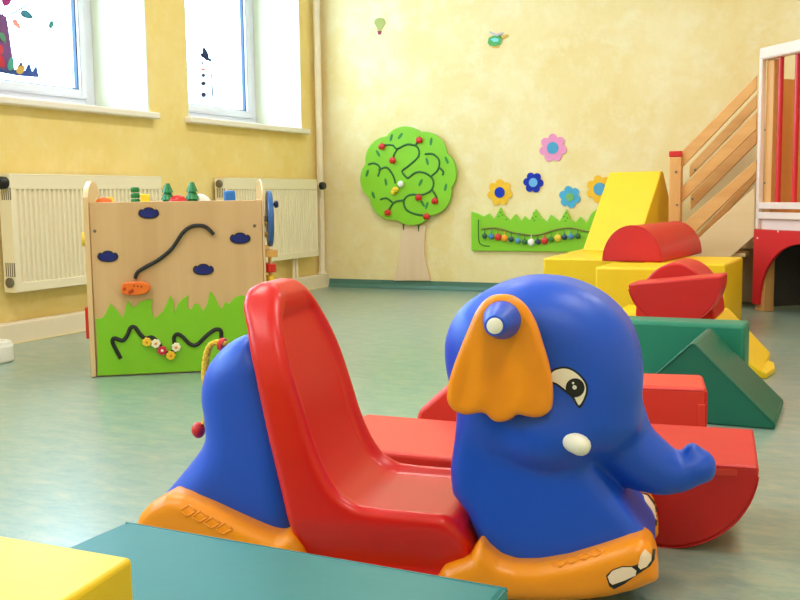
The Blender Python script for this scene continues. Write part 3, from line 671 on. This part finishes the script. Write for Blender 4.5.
# ================================================================== WOODEN STAIRS AND TOWER
M_pine = wood('oiled pine', (226, 170, 104), (214, 154, 88), 'X', .4, 10)
M_pinev = wood('oiled pine upright', (224, 168, 104), (212, 150, 86), 'Z', .4, 10)
M_pale = wood('pale birch board', (232, 204, 160), (222, 190, 144), 'X', .45, 6)
M_palew = mat('white washed wood', (236, 214, 202), rough=.4, var=.04)
M_rp = mat('red lacquered wood', (208, 32, 40), rough=.32)
S = Fr((-1.04, 6.28), 0)
st = empty('play_stairs', S, 'pine stairs with slanting plank railings climbing to the play tower along the back wall', 'stairs')
def plank(quad, y0, y1, m, name='railing_plank', off=0.):
    q = pxs(S, quad, off); MB().slab(q, y0, y1).build(name, m, st, bevel=.004)
XT = 757.
M_plank = wood('oiled pine plank', (228, 174, 110), (214, 156, 92), 'X', .4, 12)
plank([(681, 152), (757, 75), (757, 89), (681, 168.5)], 0, .025, M_plank)
plank([(681, 188), (757, 111.5), (757, 128.5), (681, 203)], 0, .025, M_plank)
plank([(681, 225), (757, 159.5), (757, 172), (681, 246)], 0, .025, M_plank)
plank([(689.5, 165), (757, 94), (757, 107.5), (689.5, 177.5)], .47, .495, M_plank, off=.47)
plank([(690.3, 195), (757, 127), (757, 143), (690.3, 210)], .47, .495, M_plank, off=.47)
plank([(692, 240), (757, 170), (757, 179), (692, 252)], .47, .495, M_plank, off=.47)
plank([(681, 254), (755, 187), (755, 236), (690, 292), (681, 292)], .0, .03, M_pale, 'stringer')
q = pxs(S, [(676, 262), (755, 187), (755, 236), (700, 292), (676, 292)], 0)
MB().slab(q, .465, .495).build('stringer', M_pale, st, bevel=.003)
pw = S.px(670, 160); pe = S.px(682, 160); ptop = S.px(676, 157)[1]
MB().box(pw[0], pe[0], -.03, .05, .0, ptop).build('newel_post', M_pinev, st, bevel=.006)
MB().box(pw[0]-.002, pe[0]+.002, -.032, .052, ptop, ptop+.036).build('post_cap', M_rp, st, bevel=.005)
MB().box(pw[0], pe[0], .46, .53, .0, .30).build('newel_post', M_pinev, st, bevel=.006)
for k in range(4):
    x0 = .06+k*.095; z = .13+k*.095
    MB().box(x0, x0+.17, .032, .463, z, z+.025).build('tread', M_pale, st, bevel=.003)
for (x, y, o_) in [(676, 172, -.031), (677, 205, -.031), (692.5, 199, .468), (695, 170, .468)]:
    a, z = S.px(x, y, o_); MB().lathe((a, o_, z), (0, -1, 0), [(0, .008), (.003, .007)], 12).build('bolt', mat('grey steel', (120, 116, 110), rough=.35, metal=.6), st)
MB().box(.28, .455, .25, .27, .02, .36).build('stair_shade_board', mat('shade brown board', (150, 124, 92), rough=.7), st)  # board added under the stairs; its dull brown holds the shade there
# tower
TW = Fr((-.556, 6.27), -48)
tw = empty('play_tower', TW, 'wooden play tower with red bars and a red arched front at the right edge', 'play tower')
TWD, TDP = 1.15, .70
def tz(x, y): return TW.px(x, y)[1]
ztop = tz(762, 50); z_r1 = tz(756, 203); z_r1b = tz(756, 207.5); z_r2 = tz(756, 212); z_r2b = tz(756, 217); z_red = tz(755, 229)
PX = lambda x, y=120: TW.px(x, y)[0]
MB().box(0, .028, -.012, .02, z_red, ztop).build('frame_stile', M_palew, tw, bevel=.006)
MB().box(TWD-.045, TWD, -.012, .02, z_red, ztop).build('frame_stile', M_palew, tw, bevel=.006)
MB().box(0, TWD, -.014, .05, ztop-.06, ztop+.012).build('top_rail', M_palew, tw, bevel=.012, seg=3)
MB().box(0, TWD, -.012, .05, z_r1b-.008, z_r1+.004).build('lower_rail', M_palew, tw, bevel=.004)
MB().box(0, TWD, -.012, .05, z_r2b-.01, z_r2).build('lower_rail', M_palew, tw, bevel=.004)
MB().box(.02, TWD-.02, .012, .03, z_red, z_r2-.012).build('kick_board', M_palew, tw)
for x in (.028, TWD-.113):
    MB().box(x-.026, x+.06, .0, .07, .0, z_red-.002).build('leg', M_pinev, tw, bevel=.004)
    MB().box(x, x+.066, .022, .07, z_red+.002, ztop-.062).build('post', M_pinev, tw, bevel=.004)
for x in (.02, TWD-.12): MB().box(x, x+.09, TDP-.09, TDP, 0, ztop).build('rear_post', M_pinev, tw, bevel=.004)
xb = PX(775.5); pitch = PX(792)-xb; k = 0
while xb+k*pitch < TWD-.16:
    MB().tube([(xb+k*pitch, .03, z_r1+.0), (xb+k*pitch, .03, ztop-.055)], .016, 14).build('bar', M_rp, tw, smooth='auto'); k += 1
# red arched front panel
xa = .06; ax = .36; az = z_red-.075; za0 = tz(757, 304)
inner = [(xa+ax-ax*math.cos(t), za0+(az-za0)*math.sin(t)) for t in np.linspace(0, math.pi/2, 22)]
inner2 = [(TWD-a, z) for a, z in inner[::-1]]
MB().slab([(0, za0), (0, z_red), (TWD, z_red), (TWD, za0)]+inner2+inner[::-1], -.02, -.001).build('arch_panel', M_rp, tw, bevel=.003)
M_dark = mat('dark speckled board', (84, 78, 70), rough=.8, col2=(58, 54, 50), vscale=160)
MB().box(.0, TWD, .02, TDP, z_red-.0, z_red+.03).build('deck', M_palew, tw)
MB().box(.02, TWD-.02, TDP-.12, TDP-.1, .1, z_red-.01).build('rear_board', M_dark, tw)
MB().box(.02, TWD-.02, TDP-.16, TDP-.12, .09, .13).build('rear_ledge', mat('brown board', (110, 84, 62), rough=.6), tw)
MB().box(.16, TWD-.16, TDP-.02, TDP-.0, z_red+.05, ztop-.12).build('rear_panel', M_pinev, tw)
MB().box(.0, .018, .075, TDP-.1, .02, z_red-.01).build('side_board', M_dark, tw)
MB().box(.0, .018, .10, .52, z_red+.04, tz(800, 75)+.02).build('entry_panel', wood('orange pine panel', (226, 160, 92), (216, 146, 76), 'Z', .4, 8), tw, bevel=.004)
MB().box(TWD-.03, TWD-.012, .08, TDP-.1, .02, z_red-.01).build('side_board', M_dark, tw)
for z in (.66, .9, 1.14, 1.38): MB().box(TWD-.03, TWD-.01, .05, TDP-.05, z, z+.08).build('side_rail', M_pine, tw, bevel=.003)
for x, y in [(765, 78), (764.5, 130), (764.5, 183)]:
    a, z = TW.px(x, y, .02); MB().lathe((a, .022, z), (0, -1, 0), [(0, .007), (.003, .006)], 12).build('bolt', mat('grey steel', (120, 116, 110), rough=.35, metal=.6), tw)
for x, y in [(757.5, 238), (778, 231.5)]:
    a, z = TW.px(x, y, -.02); MB().lathe((a, -.02, z), (0, -1, 0), [(0, .006), (.002, .005)], 10).build('screw', M_white, tw)

# ================================================================== THE ROCKING ELEPHANT
E = Fr((-.812, 1.695), 10.4)
ele = empty('rocking_elephant', E, 'blue plastic elephant rocker with red seat and orange feet and ears', 'ride-on toy')
P_b = mat('blue moulded plastic', (22, 80, 206), rough=.40, spec=.45, bump=.05, bscale=420)
P_r = mat('red moulded plastic', (216, 20, 14), rough=.32, spec=.5, bump=.03, bscale=300)
P_o = mat('orange moulded plastic', (246, 146, 16), rough=.33, spec=.5, bump=.04, bscale=300)
P_w = mat('white plastic', (244, 238, 226), rough=.35)
def el(pts, off): return [E.px(x, y, o if o is not None else off) for x, y, o in [(p+(None,))[:3] for p in pts]]
H = .005
# front body + head + trunk
g = Grid(.05, .66, -.21, .21, -.01, .64, H)
head = el(spline([(461, 400), (452, 370), (450, 338), (460, 312), (478, 295), (503, 283), (533, 277.5), (568, 281), (600, 295), (625, 318), (638, 345), (643, 375), (642, 400), (640, 425), (622, 445), (596, 455), (560, 462), (500, 455), (468, 430)], 4, True), -.02)
body = el([(466, 400), (457, 432), (452, 466), (454, 490), (470, 512), (485, 548), (498, 572)], -.08)+[(.30, .035), (.48, .035)]+el([(656, 552), (651, 541), (628, 514), (602, 481), (585, 460), (585, 400)], -.11)
trunk_px = [(604, 425, 42), (622, 445, 32), (641, 460, 29), (661, 470, 23), (679, 472, 18), (693, 467, 16), (700, 465, 14.5)]
_old = el(spline([(570, 380), (630, 378), (642, 400), (643, 418), (650, 440), (663, 455), (674, 460), (684, 455), (691, 446), (700, 446), (706, 458), (713, 470), (711, 480), (696, 487), (656, 494), (628, 489), (604, 474), (580, 452)], 4, True), .0)
dh = ext(sd_poly(head, g.X, g.Z), g.Y, .145, .09)
db = ext(sd_poly(body, g.X, g.Z), g.Y, .120, .028)
dt = None
for i in range(len(trunk_px)-1):
    for t in np.linspace(0, 1, 7):
        p, q = trunk_px[i], trunk_px[i+1]; c = [p[j]+(q[j]-p[j])*t for j in range(3)]
        a, z = E.px(c[0], c[1], 0); rr = c[2]*1.80/CF
        d = np.sqrt((g.X3-a)**2+(g.Y/1.15)**2+(g.Z3-z)**2)-rr; dt = d if dt is None else smin(dt, d, .006)
a, z = E.px(692, 450, 0); d = np.sqrt((g.X3-a)**2+(g.Y/1.3)**2+(g.Z3-z)**2)-.0135; dt = smin(dt, d, .012)
a, z = E.px(706, 473, 0); d = np.sqrt((g.X3-a)**2+(g.Y/1.2)**2+(g.Z3-z)**2)-.0125; dt = smin(dt, d, .012)
cx, cz = E.px(548, 428, -.1)
ck = (np.sqrt(((g.X3-cx)/.082)**2+((np.abs(g.Y)-.098)/.064)**2+((g.Z3-cz)/.074)**2)-1)*.06
F = smin(smin(dh, db, .02), ck, .02); F = smin(F, dt, .014)
front = g.mesh(F, 'front_body', P_b, ele)
# rear body
g = Grid(-.62, -.10, -.17, .17, -.01, .5, H)
rear = el(spline([(158, 500), (187, 466), (203, 442), (203, 420), (200, 396), (204, 372), (216, 353), (234, 339), (252, 334)], 4), -.07)+[(-.215, .42), (-.17, .26), (-.15, .04), (-.45, .04)]
F = ext(sd_poly(rear, g.X, g.Z), g.Y, .118, .07)
rearo = g.mesh(F, 'rear_body', P_b, ele)
# orange rocker hull
g = Grid(-.64, .58, -.2, .2, -.02, .2, H)
up = el([(143, 521), (147, 509), (158, 498), (174, 489), (190, 491), (215, 501), (245, 515), (272, 527), (284, 531), (293, 527), (302, 530), (308, 542), (314, 575)], -.12)
up += [(-.10, .02), (.05, .02)]
up += el([(432, 584), (438, 575), (447, 561), (460, 555), (472, 551), (478, 541), (483, 534), (490, 543), (502, 553), (517, 558), (540, 558), (570, 553), (603, 543), (630, 534), (642, 533), (652, 540), (657, 553)], -.12)
xe = up[-1][0]; x_s = up[0][0]
bot = []
for i in range(25):
    x = xe+.004-(xe-x_s+.008)*i/24; t = min(1, abs(x)/.52); bot.append((x, .0+.07*t**5))
hull = up+bot
d2 = sd_poly(hull, g.X, g.Z)
F = ext(d2, g.Y, .168, .030)
# hollow the middle at the front and back so the feet read as pairs
mid = np.maximum(np.abs(g.Y)-.062, -(g.Z3-.03)); mid = np.maximum(mid, -(np.abs(g.X3+.02)-.36))
F = smax(F, -mid, .02)
hullo = g.mesh(F, 'rocker_base', P_o, ele)
# red seat
g = Grid(-.36, .24, -.19, .19, .0, .63, H)
prof = el([(303, 585), (300, 550), (288, 495), (274, 437), (260, 372), (248, 330, -.115), (242.5, 308, -.095), (244, 296, -.08), (250, 288, -.06), (262, 282, -.05)], -.12)
prof += [(-.222, .556), (-.202, .538), (-.186, .50), (-.162, .43), (-.132, .335), (-.112, .27), (-.092, .221), (-.068, .184), (-.042, .165), (-.01, .157), (.11, .153), (.14, .147), (.166, .118), (.18, .07), (.188, .03), (.18, .0)]
wz = .162-.095*np.clip((g.Z3-.36)/.20, 0, 1)**2.2-.035*np.clip((.13-g.Z3)/.09, 0, 1)**1.5
npx = 10; prof = prof[:npx]+spline(prof[npx:-3], 5)+prof[-3:]
dS = ext(sd_poly(prof, g.X, g.Z), g.Y, wz, .022)
cut = [(-.198, .49), (-.178, .43), (-.147, .335), (-.129, .27), (-.109, .218), (-.084, .178), (-.054, .154), (-.02, .144), (.30, .139), (.3, .5), (-.05, .60), (-.16, .56), (-.188, .52)]
cut = spline(cut[:8], 6)+cut[8:]
dC = ext(sd_poly(cut, g.X, g.Z), g.Y, wz-.03, .022)
F = smax(dS, -dC, .022)
# shallow dent below the crown of the backrest
seat = g.mesh(F, 'seat', P_r, ele)

def bvh(o):
    dg = bpy.context.evaluated_depsgraph_get(); dg.update(); ev = o.evaluated_get(dg); me = ev.to_mesh()
    Mx = Matrix.Translation(Vector(E.O))@Matrix.Rotation(E.th, 4, 'Z')
    t = BVHTree.FromPolygons([Mx@v.co for v in me.vertices], [tuple(p.vertices) for p in me.polygons]); ev.to_mesh_clear(); return t
bpy.context.view_layer.update()
BV = {'front': bvh(front), 'hull': bvh(hullo)}
def decal(name, pts, which, lift, m, parent, mirror=True, cell=3.):
    """a thin sheet laid on the moulded surface, shaped by its outline"""
    bm = bmesh.new(); vs = [bm.verts.new((x, y, 0)) for x, y in pts]; fc = bm.faces.new(vs)
    bmesh.ops.triangulate(bm, faces=[fc])
    for _ in range(5):
        es = [e for e in bm.edges if e.calc_length() > cell]
        if not es: break
        bmesh.ops.subdivide_edges(bm, edges=es, cuts=1); bmesh.ops.triangulate(bm, faces=[f for f in bm.faces if len(f.verts) > 3])
    ok = True
    for v in bm.verts:
        d = Vector(ray(v.co.x, v.co.y)).normalized(); loc, nor, _i, _d = BV[which].ray_cast(Vector(EYE), d)
        if loc is None: v.co = (0, 0, -9); continue
        if nor.dot(d) > 0: nor = -nor
        v.co = Vector(E.inv(np.array(loc+nor*lift)))
    bmesh.ops.delete(bm, geom=[v for v in bm.verts if v.co.z < -5], context='VERTS')
    me = bpy.data.meshes.new(name); bm.to_mesh(me)
    o = link(name, me, m, parent, smooth=True)
    if mirror:
        bmesh.ops.scale(bm, vec=(1, -1, 1), verts=bm.verts); me2 = bpy.data.meshes.new(name); bm.to_mesh(me2); link(name, me2, m, parent, smooth=True)
    bm.free(); return o
K8 = lambda pts: [(440+x/4, 280+y/4) for x, y in pts]
M_ink = mat('black ink', (12, 12, 14), rough=.4); M_eye = mat('eye white print', (250, 240, 224), rough=.4)
eo = spline([(446, 362), (480, 348), (516, 349), (553, 370), (583, 404), (592, 442), (580, 482), (560, 512), (541, 494), (526, 468), (498, 446), (468, 422), (446, 408)], 4, True)
ei = spline([(448, 370), (480, 355), (514, 356), (549, 376), (577, 408), (584, 442), (573, 478), (557, 500), (547, 488), (533, 462), (502, 438), (470, 414), (448, 402)], 4, True)
decal('eye_outline', K8(eo), 'front', .0008, M_ink, ele)
decal('eye', K8(ei), 'front', .0016, M_eye, ele)
decal('pupil', K8(dotp(541, 430, 38, 24)), 'front', .0024, M_ink, ele)
decal('eye_glint', K8(dotp(539, 428, 9, 12)), 'front', .0032, M_white, ele, cell=2)
decal('eye_glint', K8(dotp(533, 411, 5, 10)), 'front', .0032, M_white, ele, cell=2)
# tusk: rounded peg on the cheek
loc, nor, _a, _b = BV['front'].ray_cast(Vector(EYE), Vector(ray(577, 444)).normalized())
tk = E.inv(np.array(loc))
for sgn in (1, -1):
    m = MB(); m.lathe((tk[0]-.030, (tk[1]+.012)*sgn, tk[2]+.012), (.86, -.36*sgn, -.32), [(0, .0165), (.03, .0185), (.044, .0178), (.052, .0145), (.057, .009), (.059, .002)], 24)
    m.build('tusk', P_w, ele, smooth=True)
# ears
g = Grid(.02, .40, -.21, -.12, .2, .62, .004)
earp = el(K8(spline([(118, 185), (150, 115), (195, 68), (245, 56), (298, 65), (345, 102), (385, 170), (413, 255), (438, 340), (452, 430), (451, 500), (432, 532), (392, 548), (352, 544), (312, 536), (285, 556), (240, 567), (208, 556), (184, 532), (150, 530), (108, 538), (60, 522), (32, 485), (32, 430), (48, 365), (82, 272)], 4, True)), -.165)
d2 = sd_poly(earp, g.X, g.Z)
yc = -.165
wv = .0035*np.cos(g.X*2*math.pi/.075+1.2)*np.clip((.53-g.Z)/.1, 0, 1)*np.clip(-d2/.03, 0, 1)
a = d2[:, None, :]+.013; b = np.abs(g.Y-yc)-.017-wv[:, None, :]+.013
F = np.minimum(np.maximum(a, b), 0)+np.sqrt(np.maximum(a, 0)**2+np.maximum(b, 0)**2)-.013
ear = g.mesh(F, 'ear', P_o, ele)
me2 = ear.data.copy()
for v in me2.vertices: v.co.y = -v.co.y
me2.flip_normals()
ear2 = bpy.data.objects.new('ear', me2); C.objects.link(ear2); ear2.parent = ele
md = ear2.modifiers.new('smooth', 'SMOOTH'); md.factor = .5; md.iterations = 4
# handles through the ears
hx, hz = E.px(502, 320, -.18)
for sgn in (1, -1):
    h = MB().lathe((hx, -.176*sgn, hz), (0, -sgn, 0), [(0, .033), (.006, .0328), (.024, .029), (.05, .0235), (.076, .0185), (.080, .0165)], 28).build('handle', P_b, ele, smooth='auto')
    MB().lathe((hx, -(.176+.078)*sgn, hz), (0, -sgn, 0), [(0, .0135), (.004, .0132), (.006, .0095), (.0065, .001)], 24).build('handle_cap', P_w, h, smooth='auto')
# toe nails: worn stickers on the front feet
zz = lambda pts: [(590+x/5, 480+y/5) for x, y in pts]
decal('nail_outline', zz([(80, 478), (110, 448), (160, 430), (210, 430), (246, 452), (280, 440), (305, 400), (312, 345), (325, 345), (322, 395), (300, 430), (240, 470), (170, 520), (120, 545), (96, 530)]), 'hull', .0008, M_ink, ele, True, 4)
decal('toe_nail', zz([(88, 482), (112, 452), (160, 434), (208, 434), (232, 452), (228, 476), (170, 502), (112, 522), (98, 510)]), 'hull', .0016, mat('cream sticker', (246, 216, 192), rough=.45), ele, True, 4)
decal('toe_nail', zz([(240, 432), (250, 380), (272, 345), (302, 372), (304, 400), (282, 432), (252, 446)]), 'hull', .0016, mat('cream sticker', (246, 216, 192), rough=.45), ele, True, 4)
decal('nail_outline', [(638, 492), (648, 494), (656, 504), (659, 524), (655, 526), (649, 518), (642, 506)], 'hull', .0008, M_ink, ele, False, 3)
decal('toe_nail', [(640, 494), (647, 496), (654, 506), (656, 520), (650, 514), (644, 505)], 'hull', .0016, mat('cream sticker', (246, 216, 192), rough=.45), ele, False, 3)
# raised lattice on the feet
def ridge(pp, name='grip_ridge'):
    P = []
    for x, y in pp:
        d = Vector(ray(x, y)).normalized(); loc, nor, _i, _d = BV['hull'].ray_cast(Vector(EYE), d)
        if loc is None: return
        P.append(E.inv(np.array(loc)))
    P = [tuple(Vector(P[0]).lerp(Vector(P[-1]), 0))]+P[1:]
    MB().tube(P, .0022, 6).build(name, P_o, ele, smooth=True)
R5 = lambda x, y: (130+x/4, 480+y/4)
for k in range(4):
    x, y = 228+k*48, 120+k*24
    c = [R5(x-28, y+2), R5(x+8, y-20), R5(x+36, y+6), R5(x, y+26)]
    for i in range(4):
        p, q = c[i], c[(i+1) % 4]; ridge([(p[0]+(q[0]-p[0])*t, p[1]+(q[1]-p[1])*t) for t in (0, .33, .66, 1)])
for k in range(4):
    x, y = 560+k*12, 564-k*3.6
    c = [(x-7, y+1), (x, y-4), (x+7, y-1.5), (x, y+3)]
    for i in range(4):
        p, q = c[i], c[(i+1) % 4]; ridge([(p[0]+(q[0]-p[0])*t, p[1]+(q[1]-p[1])*t) for t in (0, .5, 1)])
# rope tail with red beads
tp = [E.px(x, y, -.01) for x, y in [(225, 344), (219, 342), (213, 343), (208, 350), (205.5, 362), (205, 376), (207, 390), (208, 405), (205, 424)]]
P = [(a, -.01, z) for a, z in spline(tp, 8)]
rope = MB()
for ph in (0, math.pi*2/3, math.pi*4/3):
    Hx = []
    for i, p in enumerate(P):
        an = ph+i*.55; Hx.append((p[0]+.0035*math.cos(an), p[1]+.0035*math.sin(an), p[2]+.001*math.cos(an)))
    rope.tube(Hx, .0045, 8)
rope.build('tail_rope', mat('yellow rope', (236, 196, 60), rough=.8, bump=.3, bscale=200), ele, smooth='auto')
a, z = E.px(221, 344, -.01); MB().lathe((a+.006, -.01, z-.002), (-1, 0, .3), [(0, .014), (.008, .0135), (.012, .008)], 16).build('tail_plug', mat('red bead plastic', (214, 40, 40), rough=.3), ele, smooth='auto')
a, z = E.px(198.5, 430, -.01); MB().ball((a, -.01, z), (.014, .016, .017)).build('tail_bead', mat('red bead plastic', (214, 40, 40), rough=.3), ele, smooth=True)

# ================================================================== ADDED LAMPS, DAYLIGHT, CAMERA
lm = bpy.data.materials.new('added lamp diffuser'); lm.use_nodes = True
em = lm.node_tree.nodes['Principled BSDF']; em.inputs['Emission Color'].default_value = (1, .93, .8, 1); em.inputs['Emission Strength'].default_value = 4
k = 0
for x in (-2.2, .4):  # unseen ceiling lamps, added to brighten the room
    for y in (-.6, 2.0, 4.8):
        fr = Fr((x, y, HC)); lab = ['by the windows', 'in the middle of the room'][x > 0]+[' at the front', ' over the elephant', ' near the back wall'][k % 3]; k += 1
        L_ = empty('added_ceiling_lamp', fr, 'added unseen ceiling lamp '+lab, 'ceiling lamp', 'added ceiling lamps')
        MB().box(-.15, .15, -.6, .6, -.05, -.001).build('housing', M_white, L_)
        MB().box(-.14, .14, -.59, .59, -.06, -.05).build('diffuser', lm, L_)
        ld = bpy.data.lights.new('added_lamp_light', 'AREA'); ld.shape = 'RECTANGLE'; ld.size = .28; ld.size_y = 1.16; ld.energy = 23; ld.color = (1, .93, .86)
        lo = bpy.data.objects.new('added_lamp_light', ld); C.objects.link(lo); lo.location = (0, 0, -.065); lo.parent = L_
for a, b in wins:
    ld = bpy.data.lights.new('window_portal', 'AREA'); ld.shape = 'RECTANGLE'; ld.size = WZ1-WZ0; ld.size_y = b-a; ld.cycles.is_portal = True
    lo = bpy.data.objects.new('window_portal', ld); C.objects.link(lo); lo.location = (XG-.1, (a+b)/2, (WZ0+WZ1)/2); lo.rotation_euler = (0, math.radians(-90), 0)
w = bpy.data.worlds.new('daylight'); SC.world = w; w.use_nodes = True
bg = w.node_tree.nodes['Background']; bg.inputs[0].default_value = (.52, .74, 1, 1); bg.inputs[1].default_value = 14.5

cam = bpy.data.cameras.new('camera'); co = bpy.data.objects.new('camera', cam); C.objects.link(co)
cam.sensor_fit = 'HORIZONTAL'; cam.sensor_width = 36; cam.lens = 36*CF/800; cam.clip_start = .05
Mx = Matrix((( RT[0], UP[0], -FW[0], EYE[0]), (RT[1], UP[1], -FW[1], EYE[1]), (RT[2], UP[2], -FW[2], EYE[2]), (0, 0, 0, 1)))
co.matrix_world = Mx; SC.camera = co
SC.view_settings.view_transform = 'Standard'; SC.view_settings.look = 'None'; SC.view_settings.exposure = .12; SC.view_settings.gamma = 1.; SC.view_settings.use_curve_mapping = False
SC.cycles.max_bounces = 8; SC.cycles.diffuse_bounces = 5
